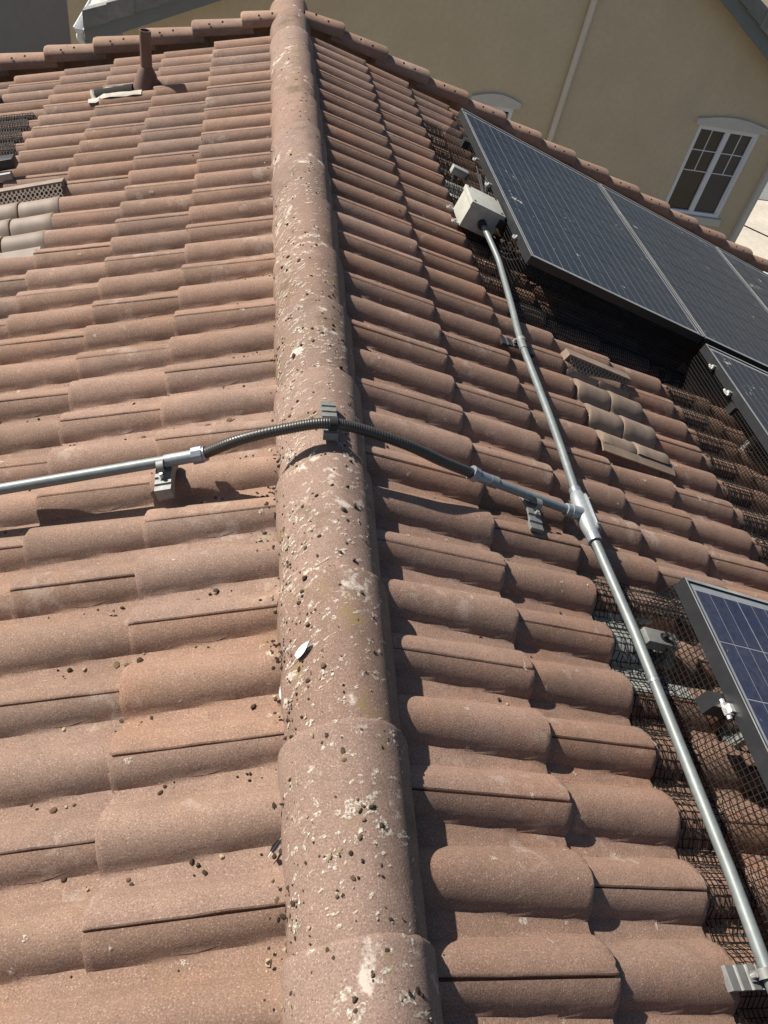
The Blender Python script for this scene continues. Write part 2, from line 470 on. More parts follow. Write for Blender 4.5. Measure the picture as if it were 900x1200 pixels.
# ------------------------------------------------------------------ conduit run over the ridge
def sw(side, s, y, w_): return tuple(world(side, s, y, w_))
def smooth_path(pts, n=10):
    pts = [Vector(p) for p in pts]; out = []
    q = [pts[0]*2-pts[1]] + pts + [pts[-1]*2-pts[-2]]
    for i in range(1, len(q)-2):
        for t in range(n):
            u = t/n; a, b, c, d = q[i-1], q[i], q[i+1], q[i+2]
            out.append(.5*((2*b)+(-a+c)*u+(2*a-5*b+4*c-d)*u*u+(-a+3*b-3*c+d)*u**3))
    out.append(pts[-1]); return out
FC = Frame(0, (RX, 1.44, .06))
cond = thing('conduit_run', 'grey metal conduit crossing the ridge as black flexible hose and joining a long pipe', 'conduit', FC)
a = MB(); a.tube([sw(-1, 1.75, 1.450, .055), sw(-1, 1.2, 1.452, .058), sw(-1, .5, 1.458, .060), sw(-1, .455, 1.458, .060)], .0145, 20); a.build('pipe', M['emt'], cond, FC)
a = MB(); a.tube([sw(-1, .470, 1.458, .060), sw(-1, .395, 1.459, .061)], .0165, 20); a.build('coupling', M['cast'], cond, FC)
a = MB(); a.tube([sw(-1, .398, 1.459, .061), sw(-1, .372, 1.459, .062)], .0225, 10); a.tube([sw(-1, .376, 1.459, .061), sw(-1, .364, 1.459, .063)], .0195, 16); a.build('compression_nut', M['zinc'], cond, FC)
fl = smooth_path([sw(-1, .372, 1.459, .062), (-.285, 1.440, .022), (-.170, 1.439, .070), (-.073, 1.438, .096), (.024, 1.437, .080), (.139, 1.430, .046), (.242, 1.436, -.006), sw(1, .352, 1.462, .038)], 48)
# corrugated hose
rr = [.0138 + .0011*math.sin(i*2*math.pi/3.0) for i in range(len(fl))]
a = MB(); a.tube(fl, .015, 14, rr=rr); a.build('flexible_hose', M['flex'], cond, FC, smooth=80)
a = MB(); a.tube([sw(1, .342, 1.462, .041), sw(1, .362, 1.461, .036)], .0215, 10); a.build('compression_nut', M['zinc'], cond, FC)
a = MB(); a.tube([sw(1, .358, 1.462, .037), sw(1, .415, 1.459, .035)], .0165, 18); a.build('coupling', M['zinc'], cond, FC)
a = MB(); a.tube([sw(1, .405, 1.459, .035), sw(1, .43, 1.458, .035)], .0175, 18); a.tube([sw(1, .42, 1.458, .035), sw(1, .685, 1.440, .033)], .0135, 18); a.build('pipe', M['emt_dull'], cond, FC)
a = MB(); a.tube([sw(1, .668, 1.441, .033), sw(1, .69, 1.440, .033)], .0185, 18); a.tube([sw(1, .685, 1.440, .033), sw(1, .735, 1.440, .033)], .0205, 18); a.build('fitting_hub', M['cast'], cond, FC)
# tee body with cover plate
def ellipse_tube(mb, path, rs, rw, n=24):
    rows = []
    for (s, y, w_), r1, r2 in zip(path, rs, rw):
        rows.append([sw(1, s+r1*math.cos(2*math.pi*q/n), y, w_+r2*math.sin(2*math.pi*q/n)) for q in range(n)])
    b = len(mb.v); mb.grid(rows, close=True); mb.face([b+q for q in range(n)]); mb.face([b+(len(rows)-1)*n+q for q in range(n)])
a = MB(); ys = [1.535, 1.527, 1.515, 1.49, 1.44, 1.39, 1.368, 1.352]
ellipse_tube(a, [(.737, q, .034) for q in ys], [.015, .018, .0225, .026, .027, .026, .0215, .0175], [.015, .018, .021, .023, .0235, .023, .0205, .0175])
tee = a.build('tee_body', M['cast'], cond, FC)
a = MB(); n = 28
ring0 = []; ring1 = []; ring2 = []
for q in range(n):
    an = 2*math.pi*q/n
    cx, cy = math.cos(an)*.013, math.sin(an)*.013 + (.045 if math.sin(an) > 0 else -.045)
    def cp(f, h): return sw(1, .737+.016+cx*f*.85, 1.442+cy*f, .034+.0165-cx*f*.5+h)
    ring0.append(cp(1.25, -.006)); ring1.append(cp(1.22, .005)); ring2.append(cp(1.08, .0075))
b0 = len(a.v); a.grid([ring0, ring1, ring2], close=True); a.face([b0+2*n+q for q in range(n)]); a.face([b0+q for q in range(n)])
a.build('cover_plate', M['cast'], tee, FC)
a = MB()
for sgn in (-1, 1): a.tube([sw(1, .753, 1.442+sgn*.05, .054), sw(1, .755, 1.442+sgn*.05, .0605)], .0035, 8)
a.build('screw', M['zinc'], tee, FC)
a = MB(); a.tube([sw(1, .737, 1.358, .034), sw(1, .738, 1.335, .034)], .0205, 20); a.tube([sw(1, .737, 1.545, .034), sw(1, .737, 1.527, .034)], .0185, 20); a.build('collar', M['zinc'], tee, FC)
up = smooth_path([sw(1, .760, 3.20, .075), sw(1, .785, 3.10, .060), sw(1, .812, 2.97, .042), sw(1, .812, 2.86, .034), sw(1, .790, 2.60, .032), sw(1, .762, 2.34, .033), sw(1, .758, 2.05, .033), sw(1, .752, 1.80, .034), sw(1, .738, 1.53, .034)], 8)
a = MB(); a.tube(up, .0128, 18); a.build('pipe', M['emt'], cond, FC)
a = MB(); a.tube([sw(1, .761, 2.335, .033), sw(1, .760, 2.285, .033)], .0150, 18); a.build('coupling', M['emt'], cond, FC)
a = MB(); a.tube([sw(1, .738, 1.345, .034), sw(1, .755, 1.04, .033), sw(1, .756, .69, .034), sw(1, .757, .45, .034), sw(1, .750, .26, .034), sw(1, .745, -.2, .034), sw(1, .74, -1.0, .034)], .0135, 20); a.build('pipe', M['emt'], cond, FC)
a = MB(); a.tube([sw(1, .755, .893, .033), sw(1, .755, .886, .033)], .0146, 18); a.build('joint_ring', M['zinc'], cond, FC)

# ridged pipe supports
def support(label, side, s, y, w_, along, length, width, pipe_w, mat='strut', low=.03):
    """along: 'y' means the pipe runs along y and the block lies along s"""
    fr = Frame(side, (s, y, w_))
    t = thing('pipe_support', label, 'pipe support', fr, 'ridged strut blocks under the conduit')
    prof = []
    nr = 6; h = pipe_w
    prof.append((-length/2, 0))
    for i in range(nr):
        a0 = -length/2 + length*i/nr; a1 = a0 + length/nr
        lift = h - (low*abs(i-(nr-1)/2)/(nr/2))*.35
        prof += [(a0+.0008, lift-.0028), (a0+.0016, lift), (a1-.0035, lift), (a1-.002, lift-.0028)]
    prof.append((length/2, 0))
    # arch cut underneath
    for i in range(7): 
        an = math.pi*i/6; prof.append((.33*length*math.cos(an), .012*math.sin(an)))
    mb = MB()
    if along == 'y': mb.prism([(p+s, q+w_) for p, q in prof], 1, y-width/2, y+width/2)
    else: mb.prism([(p+y, q+w_) for p, q in prof], 0, s-width/2, s+width/2)
    mb.build('block', M[mat], t, fr, smooth=20)
    st = MB(); pr = .0165; rows = []
    for u in (-.009, .009):
        row = []
        for i in range(13):
            an = R_(-30 + 240*i/12)
            row.append((u, pr*math.cos(an), pr*math.sin(an)))
        row = [(u, .026, -.012)] + row + [(u, -.026, -.012)]
        rows.append(row)
    z0 = w_ + pipe_w + .0135
    conv = (lambda p: (s+p[1], y+p[0], z0+p[2])) if along == 'y' else (lambda p: (s+p[0], y+p[1], z0+p[2]))
    st.grid([[conv(p) for p in r] for r in rows]); 
    st.grid([[conv((p[0], p[1]*1.1, p[2]*1.1)) for p in r] for r in rows])
    so_ = st.build('strap', M['strut'], t, fr)
    bt = MB(); c0 = conv((0, -.024, -.012)); bt.tube([(c0[0], c0[1], c0[2]), (c0[0], c0[1], c0[2]+.012)], .005, 8)
    bt.build('bolt', M['white_met'], so_, fr)
    return t
support('ridged grey pipe support under the conduit on the sunny left slope', -1, .478, 1.440, .004, 's', .125, .042, .042)
support('dark ridged pipe support beneath the short conduit leading to the tee', 1, .556, 1.420, .000, 's', .150, .042, .020)
support('ridged pipe support under the long pipe between junction box and tee', 1, .765, 2.345, -.004, 'y', .150, .045, .022, 'frame')  # block coloured near-black for the shade on its near face
support('ridged silver pipe support under the long pipe beside the lowest panel', 1, .745, .262, -.004, 'y', .150, .042, .022)
# the one on top of the ridge
fr = Frame(0, (RX, 1.487, .056)); t = thing('pipe_support', 'small ridged strut block holding the flexible hose on top of the ridge', 'pipe support', fr, 'ridged strut blocks under the conduit')
prof = [(-.075, 0)]
for i in range(6):
    a0 = -.075+.025*i; prof += [(a0+.001, .017), (a0+.003, .022), (a0+.020, .022), (a0+.0225, .016)]
prof.append((.075, 0))
mb = MB(); mb.prism([(1.493+p*.88, .050+q*.95) for p, q in prof], 0, RX-.018, RX+.019); mb.build('block', M['strut'], t, fr, smooth=20)
st = MB()
st.tube([(RX-.008, 1.438, .0955), (RX+.012, 1.438, .0955)], .0185, 16); st.build('strap', M['rubber'], t, fr)

# ------------------------------------------------------------------ junction box
JF = Frame(1, (.75, 3.27, .03)); jb = thing('junction_box', 'beige electrical junction box at the corner of the upper solar panel', 'junction box', JF)
def bevel_box(a, b, r=.006):
    bm = bmesh.new(); bmesh.ops.create_cube(bm, size=1)
    for v in bm.verts: v.co = Vector([(a[i]+b[i])/2 + v.co[i]*(b[i]-a[i]) for i in range(3)])
    bmesh.ops.bevel(bm, geom=list(bm.edges), offset=r, segments=2, affect='EDGES', profile=.6)
    mb = MB(); bm.verts.index_update(); mb.add([tuple(v.co) for v in bm.verts], [tuple(v.index for v in f.verts) for f in bm.faces]); bm.free(); return mb
bevel_box((.668, 3.195, .022), (.835, 3.36, .125), .005).build('body', M['box'], jb, JF)
lid = bevel_box((.663, 3.190, .122), (.840, 3.365, .146), .004).build('lid', M['box'], jb, JF)
a = MB()
for s_, y_ in ((.68, 3.207), (.823, 3.207), (.68, 3.348), (.823, 3.348)): a.tube([(s_, y_, .145), (s_, y_, .1485)], .005, 10)
a.build('screw', M['hole'], lid, JF)
a = MB(); a.tube([(.757, 3.196, .075), (.758, 3.172, .072)], .021, 8); a.build('conduit_nut', M['frame'], jb, JF)
a = MB()
for y_ in (3.205, 3.34): a.box((.635, y_, .020), (.672, y_+.022, .027)); a.tube([(.648, y_+.011, .027), (.648, y_+.011, .036)], .007, 6)
a.build('mounting_foot', M['white_met'], jb, JF)

# ------------------------------------------------------------------ solar panels
cellm = {}
def panel(label, side, s0, y0, wtop=.17, mat='cell'):
    fr = Frame(side, (s0, y0, wtop-.04))
    t = thing('solar_panel', label, 'solar panel', fr, 'solar panels on the roof')
    w_, l_ = .992, 1.65
    f = MB(); e = .011
    zt, zb = wtop, wtop-.040
    for (a, b) in (((s0, y0), (s0+w_, y0+e)), ((s0, y0+l_-e), (s0+w_, y0+l_)), ((s0, y0+e), (s0+e, y0+l_-e)), ((s0+w_-e, y0+e), (s0+w_, y0+l_-e))):
        f.box((a[0], a[1], zb), (b[0], b[1], zt))
    f.build('frame', M['frame'], t, fr, smooth=0)
    # pale strips painted in for the reflected glint along the frame edges
    rm = MB()
    for (a, b) in (((s0+.001, y0+.001), (s0+w_-.001, y0+.004)), ((s0+.001, y0+l_-.010), (s0+w_-.001, y0+l_-.001)), ((s0+.001, y0+.005), (s0+.004, y0+l_-.011)), ((s0+w_-.004, y0+.005), (s0+w_-.001, y0+l_-.011))):
        rm.box((a[0], a[1], zt+.0004), (b[0], b[1], zt+.0016))
    rm.build('frame_glint', M['plate'], t, fr, smooth=0)
    bk = MB(); bk.box((s0+e+.0005, y0+e+.0005, zt-.010), (s0+w_-e-.0005, y0+l_-e-.0005, zt-.0035)); bk.build('backsheet', M['back'], t, fr, smooth=0)
    if mat not in cellm:
        c = MB(); c.box((-.0768, -.0768, 0), (.0768, .0768, .0008)); o = c.build('solar_cell', M[mat], None, Frame(0), link=False, smooth=0); cellm[mat] = o.data; bpy.data.objects.remove(o)
    for i in range(6):
        for j in range(10):
            o = bpy.data.objects.new('solar_cell', cellm[mat]); COL.objects.link(o); o.parent = t
            o.location = (w_/2 + (i-2.5)*.1580, side*(l_/2 + (j-4.5)*.1585), .0368)
    return t
PS = .852
panel('upper black solar panel beside the junction box', 1, PS, 2.815)
panel('dusty solar panel between the junction box panel and the outermost panel', 1, PS+1.004, 2.815)
panel('outermost solar panel of the upper row towards the eave', 1, PS+2.008, 2.815)
panel('solar panel below the upper row with wire netting along its side', 1, PS+.963, 1.098)
panel('blue-lit solar panel with mud stains beside the grey roof mount', 1, PS, -.512, mat='cell_lit')
panel('solar panel corner behind netting on the sunny left slope', -1, 1.80, 3.30, wtop=.15)
def rail(label, s0, s1, y):
    fr = Frame(1, (s0, y, .09)); t = thing('mounting_rail', label, 'rail', fr, 'rails under the solar panels')
    a = MB(); a.box((s0, y-.02, .088), (s1, y+.02, .128)); a.build('rail_bar', M['frame'], t, fr, smooth=0)
    for q in (s0+.25, s0+.85 if s1-s0 > .9 else s1-.1):
        b = MB(); wv = tile_w(1, q, y); b.box((q-.02, y-.05, wv-.003), (q+.02, y+.05, wv+.012)); b.box((q-.015, y-.012, wv+.012), (q+.015, y+.012, .088)); b.build('foot', M['strut'], t, fr, smooth=0)
rail('black rail under the near half of the upper solar panels', PS-.03, 3.8, 3.2)
rail('black rail under the far half of the upper solar panels', PS-.03, 3.8, 4.1)
rail('black rail under the middle solar panel', PS+.95, 2.9, 2.35)
rail('black rail under the blue-lit solar panel near the grey mount', PS-.05, 1.9, .80)

# ------------------------------------------------------------------ wire netting
def netting(label, side, fn, na, nb, group='bird netting around the solar panels', clips=(), skip=None, r=.0015, origin=None, upright=None):
    """fn(a,b) -> (s,y,w) for a,b in 0..1"""
    o = origin or fn(.5, .5); fr = Frame(side, o)
    t = thing('wire_netting', label, 'wire netting', fr, group)
    mb = MB()
    def wire(pts):
        seg = []
        for p in pts:
            if skip and skip(p):
                if len(seg) > 1: mb.tube(seg, r, 3, cap=False)
                seg = []
            else: seg.append(p)
        if len(seg) > 1: mb.tube(seg, r, 3, cap=False)
    sheets = [(fn, na, nb)] + ([upright] if upright else [])
    for f_, a_, b_ in sheets:
        for i in range(a_+1): wire([f_(i/a_, j/b_) for j in range(b_+1)])
        for j in range(b_+1): wire([f_(i/a_, j/b_) for i in range(a_+1)])
    x = mb.build('wire_grid', M['wire'], t, fr, smooth=0, recalc=False); x['kind'] = 'stuff'
    for (s, y, w_, L) in clips:
        c = MB(); c.tube([(s-.006, y-L/2, w_), (s-.006, y+L/2, w_)], .006, 8); c.box((s-.014, y-L*.3, w_-.004), (s+.012, y+L*.3, w_+.006)); c.box((s-.003, y-L*.2, w_+.006), (s+.014, y+L*.2, w_+.012))
        c.build('clip', M['white_met'], t, fr)
    return t
def wav(a, b, ph): return .0016*math.sin(a*9+b*23+ph)+.0012*math.sin(b*37+ph*2)
def drape(side, s_out, s_in, y0, y1, lift=.005, ph=0., crumple=1.0):
    """sheet lying over the tiles from its outer border to the foot of the panel"""
    def fn(a, b):
        y = y0 + (y1-y0)*b; s = s_out + (s_in-s_out)*a + wav(a, b, ph)*.5*crumple
        wt = max(tile_w(side, s, y), tile_w(side, s-.004, y), tile_w(side, s+.006, y))
        return (s, y, wt + lift + abs(wav(a*3, b, ph))*.8*crumple)
    return fn
def upright_s(s0, s1, y0, y1, wt, nb, ph=0, lo=-.045):
    return (lambda a, b: (s0+(s1-s0)*a + wav(a, b, ph)*.8, y0+(y1-y0)*b, lo+(wt-lo)*a + wav(b, a, ph)*.4), 13, nb)
def upright_y(y0, y1, s0, s1, wt, nb, ph=0, lo=-.045):
    return (lambda a, b: (s0+(s1-s0)*b, y0+(y1-y0)*a + wav(a, b, ph)*.8, lo+(wt-lo)*a + wav(b, a, ph)*.4), 13, nb)
netting('black netting lying on tiles along the junction box side of the upper panel', 1, drape(1, .735, .842, 2.78, 4.66, ph=1), 8, 134, clips=((.850, 3.02, .14, .03), (.838, 3.55, .13, .035), (.838, 3.85, .125, .03)), upright=upright_s(.836, .856, 2.80, 4.47, .135, 120, 1))
def near_fn(a, b):
    s = .83 + (1.83-.83)*b; y = 2.645 + .14*a + wav(a, b, 2)
    return (s, y, tile_w(1, s, y)+.006 + abs(wav(a, b, 5)))
netting('black netting in the shade under the near edge of the upper panel', 1, near_fn, 12, 90, r=.0020, upright=upright_y(2.785, 2.812, .85, 1.83, .132, 84, 2))
netting('black netting draped over tiles beside the middle panel', 1, drape(1, 1.665, 1.80, .98, 2.70, ph=3), 10, 122, clips=((1.800, 2.42, .135, .04), (1.79, 1.93, .12, .055), (1.802, 1.83, .13, .03), (1.804, 2.60, .14, .03)), upright=upright_s(1.795, 1.818, 1.10, 2.74, .135, 116, 3))
netting('crumpled black netting beside the blue-lit panel and around the grey mount', 1, drape(1, .722, .848, -.45, 1.27, lift=.008, ph=4, crumple=2.4), 9, 110, r=.0013, clips=((.842, .775, .13, .05), (.842, .40, .13, .05)), upright=upright_s(.838, .856, -.45, 1.13, .135, 105, 4))
netting('black netting tucked behind the far edge of the blue-lit panel', 1, lambda a, b: (.85+.30*b, 1.275-.12*a, max(tile_w(1, .85+.30*b, 1.275-.12*a), tile_w(1, .856+.30*b, 1.275-.12*a))+.007+abs(wav(a*2, b, 1))), 8, 21, r=.0013, upright=upright_y(1.16, 1.142, .856, 1.15, .135, 20, 1))
netting('black netting piled against the panel on the sunny left slope', -1, drape(-1, 1.49, 1.70, 3.78, 4.50, ph=6), 15, 52, r=.0024, upright=upright_s(1.69, 1.74, 3.78, 4.50, .12, 50, 6))

fr = Frame(-1, (1.5, 3.66, -.03)); t = thing('rail_end', 'black rail end on a grey strut beside the netting on the sunny slope', 'rail', fr)
bevel_box((1.365, 3.640, .030), (1.95, 3.700, .075), .003).build('rail_bar', M['frame'], t, fr)
bevel_box((1.385, 3.600, .000), (1.95, 3.635, .030), .003).build('strut', M['plate'], t, fr)
a = MB()
for q in (1.50, 1.80): a.box((q-.015, 3.605, tile_w(-1, q, 3.62)-.004), (q+.015, 3.69, .031))
a.build('foot', M['strut'], t, fr, smooth=0)

# roof mount plate by the blue-lit panel
fr = Frame(1, (.80, 1.0, -.03)); t = thing('roof_mount', 'grey metal roof mount with flashing plate under netting beside the blue-lit panel', 'roof mount', fr)
a = MB(); rows = []
for i in range(10):
    s = .722+.20*i/9; rows.append([(s, .885+.26*j/24, max(tile_w(1, s, .885+.26*j/24), tile_w(1, s-.01, .885+.26*j/24))+.0035) for j in range(25)])
a.grid(rows); a.build('flashing_plate', M['plate'], t, fr)
bevel_box((.775, 1.000, .020), (.885, 1.045, .052), .004).build('bracket', M['strut'], t, fr)
a = MB(); a.box((.782, 1.008, -.045), (.80, 1.036, .020)); a.build('post', M['frame'], t, fr, smooth=0)
a = MB(); a.tube([(.835, 1.022, .052), (.835, 1.022, .066)], .008, 6); a.tube([(.835, 1.022, .052), (.835, 1.022, .055)], .013, 14); a.build('bolt', M['blackmetal'], t, fr)
# mount near the junction box
fr = Frame(1, (.80, 3.9, -.03)); t = thing('roof_mount', 'pale roof mount with white flashing between junction box and panel corner', 'roof mount', fr)
a = MB(); rows = []
for i in range(8):
    s = .725+.15*i/7; rows.append([(s, 3.62+.22*j/20, max(tile_w(1, s, 3.62+.22*j/20), tile_w(1, s-.01, 3.62+.22*j/20))+.003) for j in range(21)])
a.grid(rows); a.build('flashing_plate', M['lead'], t, fr)
bevel_box((.76, 3.86, .012), (.86, 3.90, .05), .004).build('bracket', M['plate'], t, fr)
a = MB(); a.box((.79, 3.868, -.05), (.81, 3.892, .012)); a.build('post', M['frame'], t, fr, smooth=0)

# cables hanging under the upper panel
fr = Frame(1, (.86, 3.2, .05))
cb = thing('cable_bundle', 'tangle of black cables between junction box and upper solar panel', 'cables', fr)
for i in range(5):
    pts = [(.845+.01*rnd.random(), 3.42+.1*i, .11), (.855, 3.30+.03*rnd.random(), .03+.02*rnd.random()), (.85+.02*rnd.random(), 3.12+.05*i, .02), (.87, 2.98+.05*i, .06), (.90, 2.95+.1*i, .115)]
    a = MB(); a.tube(smooth_path(pts, 6), .004, 6); a.build('cable', M['rubber'], cb, fr)

# ------------------------------------------------------------------ tile-shaped roof vents
def roof_vent(label, side, s0, s1, yn, yf, mat):
    fr = Frame(side, (s0, yn, -.02)); t = thing('roof_vent', label, 'roof vent', fr, 'roof vents shaped like tiles')
    ps = yf-.105                      # where the louvre starts
    for half in (0, 1):
        a = s0 if half == 0 else (s0+s1)/2+.002; b = (s0+s1)/2-.002 if half == 0 else s1
        mb = MB(); rows = []
        for i, (u, dz) in enumerate(((a, -.03), (a, -.002), (a+.006, .0015), (a+.25*(b-a), 0), (a+.75*(b-a), 0), (b-.006, .0015), (b, -.002), (b, -.03))):
            row = []
            for j in range(49):
                y = yn + (ps-yn)*j/48
                kw = base_w(side, .8, y); row.append((u, y, kw + .006 + dz + (.004 if half else 0) - (.0 if dz > -.02 else .02)))
            rows.append(row)
        mb.grid(rows); mb.build('vent_cover', M[mat], t, fr)
    # perforated louvre
    n, r_ = 17, 3; mb = MB()
    ya, wa, yb, wb = ps-.002, -.030, ps+.052, .022
    def q(u, v): return (s0+.006+(s1-s0-.012)*u, ya+(yb-ya)*v, wa+(wb-wa)*v)
    for i in range(n):
        for j in range(r_):
            u0, u1, v0, v1 = i/n, (i+1)/n, j/r_, (j+1)/r_
            sh = .0
            sq = []; oc = []
            for kx in range(8):
                an = kx*math.pi/4 + math.pi/8
                cx, cy = math.cos(an), math.sin(an); mxx = max(abs(cx), abs(cy))
                sq.append(q((u0+u1)/2+cx/mxx*(u1-u0)/2, (v0+v1)/2+cy/mxx*(v1-v0)/2))
                oc.append(q((u0+u1)/2+cx*(u1-u0)*.34, (v0+v1)/2+cy*(v1-v0)*.34))
            b0 = len(mb.v); mb.v += sq+oc
            for kx in range(8):
                k2 = (kx+1) % 8; mb.face((b0+kx, b0+k2, b0+8+k2, b0+8+kx))
    mb.build('louvre', M[mat], t, fr, smooth=0)
    a = MB(); a.box((s0+.004, ps+.02, -.055), (s1-.004, ps+.060, -.038)); a.box((s0+.004, ps+.056, -.05), (s1-.004, ps+.060, .018)); a.build('dark_backing', M['hole'], t, fr, smooth=0)  # near-black sheets behind the holes, painted for the shade inside
    a = MB(); a.prism([(yb-.003, .018), (yb-.002, .0235), (yf-.01, .020), (yf, -.01), (yf, -.05), (yb+.012, -.05)], 0, s0, s1); a.build('hood', M[mat], t, fr)
    a = MB(); a.prism([(yn-.035, -.012), (yn+.012, .0), (yn+.012, -.006), (yn-.034, -.018)], 0, s0-.004, s1+.02); a.build('flange', M[mat], t, fr)
    return t
roof_vent('taupe tile-shaped roof vent with perforated strip near the black panels', 1, 1.030, 1.352, 1.925, 2.475, 'ventR')
roof_vent('glossy-lit taupe tile-shaped roof vent with perforated strip on the sunny slope', -1, 1.118, 1.47, 2.885, 3.485, 'ventL')

# ------------------------------------------------------------------ plumbing vent pipe
B = world(-1, .885, 4.63, -.02)
fr = Frame(0, B); t = thing('vent_pipe', 'brown plumbing vent pipe standing on the sunny slope with cone flashing', 'vent pipe', fr)
a = MB(); n = 20; rows = []
for r1, z in ((.030, .07), (.030, .262), (.0300, .272), (.0245, .272), (.0245, .15)):
    rows.append([(B.x+r1*math.cos(2*math.pi*q/n), B.y+r1*math.sin(2*math.pi*q/n), B.z+z) for q in range(n)])
a.grid(rows, close=True); pp = a.build('pipe', M['brownpipe'], t, fr)
a = MB(); a.tube([(B.x, B.y, B.z+.15), (B.x, B.y, B.z+.152)], .0245, 16); a.build('pipe_hollow', M['hole'], pp, fr)
a = MB(); rows = []
for r1, z in ((.085, -.045), (.075, -.005), (.058, .045), (.040, .085), (.031, .10)):
    rows.append([(B.x-.012*(1-z/.1)+r1*math.cos(2*math.pi*q/n), B.y+r1*math.sin(2*math.pi*q/n), B.z+z - .30*r1*math.cos(2*math.pi*q/n)*(-1)*(.085-.0 if z < .05 else .0)/.085*1.0) for q in range(n)])
a.grid(rows, close=True); a.build('cone_flashing', M['brownpipe'], t, fr)
fl2 = Frame(-1, (1.03, 4.60, -.02))
fp = thing('pipe_flashing', 'white sealed flashing with a gap painted dark below the brown vent pipe', 'flashing', fl2)
a = MB(); rows = []
for i in range(8):
    s = .90+.29*i/7; rows.append([(s, 4.50+.16*j/16, tile_w(-1, s, 4.50+.16*j/16)+.006+.003*math.sin(i*2.1+j*1.7)) for j in range(17)])
a.grid(rows); a.build('flashing_sheet', M['lead'], fp, fl2)
a = MB(); rows = []
for s in (.955, 1.165):
    rows.append([(s, 4.607+.052*math.cos(math.pi*q/10), -.028+.040*math.sin(math.pi*q/10)) for q in range(11)])
a.grid(rows); a.build('channel', M['hole'], fp, fl2)  # near-black half barrel stands in for the shaded gap of a missing tile
a = MB(); a.tube([(1.165, 4.56, -.02), (1.175, 4.60, .008), (1.165, 4.65, -.015)], .014, 8); a.build('sealant', M['lead'], fp, fl2)

# ------------------------------------------------------------------ neighbouring houses
NY = 12.5; NB = (3.2, NY, GZ); NF = Frame(0, NB)
nh = thing('neighbour_house', 'tan stucco house with gable wall facing the roof, in shade', 'house', NF)
AX, AZ = 4.18, .72
def zl(x): return AZ - .445*(AX-x) if x < AX else AZ - .53*(x-AX)
XL, XR = -2.05, 8.56
wl = MB()
# wall with window openings: built as strips around the openings
WIN = [(6.96, 8.07, -3.70, -2.25), (3.17, 3.80, -3.70, -2.46)]
def wallpoly(x0, x1, z0=None, z1=None):
    zt0, zt1 = (zl(x0)-.06, zl(x1)-.06) if z1 is None else (z1, z1)
    zb = GZ if z0 is None else z0
    pts = [(x0, zb), (x1, zb), (x1, zt1)]
    if z1 is None and x0 < AX < x1: pts.append((AX, AZ-.06))
    pts.append((x0, zt0)); wl.prism(pts, 1, NY, NY+.25)
xs = [XL, 3.17, 3.80, 6.96, 8.07, XR]
for i in range(5):
    a_, b_ = xs[i], xs[i+1]
    wn = [q for q in WIN if abs(q[0]-a_) < .01]
    if wn: wallpoly(a_, b_, None, wn[0][2]); wallpoly(a_, b_, wn[0][3], None)
    else: wallpoly(a_, b_)
wl.box((XL, NY+.25, GZ), (XL+.2, NY+6.5, zl(XL)-.06)); wl.box((XR-.2, NY+.25, GZ), (XR, NY+6.5, zl(XR)-.06))
wl.box((XL+.2, NY+6.3, GZ), (XR-.2, NY+6.5, zl(XL)-.1))
wl.build('wall', M['stucco'], nh, NF, smooth=0)
for wi, (x0, x1, z0, z1) in enumerate(WIN):
    f = MB(); t_ = .055; ya, yb = NY-.012, NY+.07
    f.box((x0, ya, z0), (x0+t_, yb, z1)); f.box((x1-t_, ya, z0), (x1, yb, z1)); f.box((x0+t_, ya, z1-t_), (x1-t_, yb, z1)); f.box((x0+t_, ya, z0), (x1-t_, yb, z0+t_))
    wo = f.build('window', M['vinyl'], nh, NF, smooth=0)
    xm = (x0+x1)/2
    if wi == 0:
        m_ = MB(); m_.box((xm-.045, NY-.004, z0+t_), (xm+.045, NY+.06, z1-t_)); m_.build('mullion', M['vinyl'], wo, NF, smooth=0)
        sashes = ((x0+t_, xm-.045, 'glass'), (xm+.045, x1-t_, 'glass2'))
    else: sashes = ((x0+t_, x1-t_, 'glass'),)
    for a_, b_, gm in sashes:
        p_ = MB(); p_.box((a_, NY+.035, z0+t_), (b_, NY+.045, z1-t_)); p_.build('pane', M[gm], wo, NF, smooth=0)
        mu = MB(); c_ = (a_+b_)/2; h_ = z1-z0-2*t_
        mu.box((c_-.007, NY+.024, z0+t_+h_*.5), (c_+.007, NY+.034, z1-t_))
        for fz in (.5, .75): mu.box((a_, NY+.022, z0+t_+h_*fz-.007), (b_, NY+.033, z0+t_+h_*fz+.007))
        mu.build('glazing_bar', M['vinyl'], wo, NF, smooth=0)
    if wi == 0:
        s_ = MB(); xb = xm+.045; s_.box((x1-t_-.035, NY+.005, z0+t_), (x1-t_, NY+.03, z1-t_)); s_.build('sash_stile', M['vinyl'], wo, NF, smooth=0)
    tp = [(x0-.09, z1+.012), (x1+.09, z1+.012), (x1+.09, z1+.10)]
    for q in range(1, 16):
        u = q/16; tp.append((x1+.09 - u*(x1-x0+.18), z1+.10 + .085*math.sin(math.pi*u)))
    tp.append((x0-.09, z1+.10))
    l_ = MB(); l_.prism(tp, 1, NY-.055, NY-.001); l_.build('arched_lintel', M['trim'], wo, NF, smooth=0)
    s_ = MB(); s_.box((x0-.07, NY-.06, z0-.14), (x1+.07, NY-.001, z0-.012)); s_.build('sill', M['trim'], wo, NF, smooth=0)
dp = MB(); dp.tube([(4.52, NY-.05, GZ), (4.52, NY-.05, zl(4.52)-.35)], .05, 12)
dp.build('downpipe', M['pipe_tan'], nh, NF)
dp = MB(); dp.box((XR-.06, NY-.085, GZ), (XR+.04, NY-.004, zl(XR)-.3)); dp.build('downpipe', M['trim'], nh, NF, smooth=0)
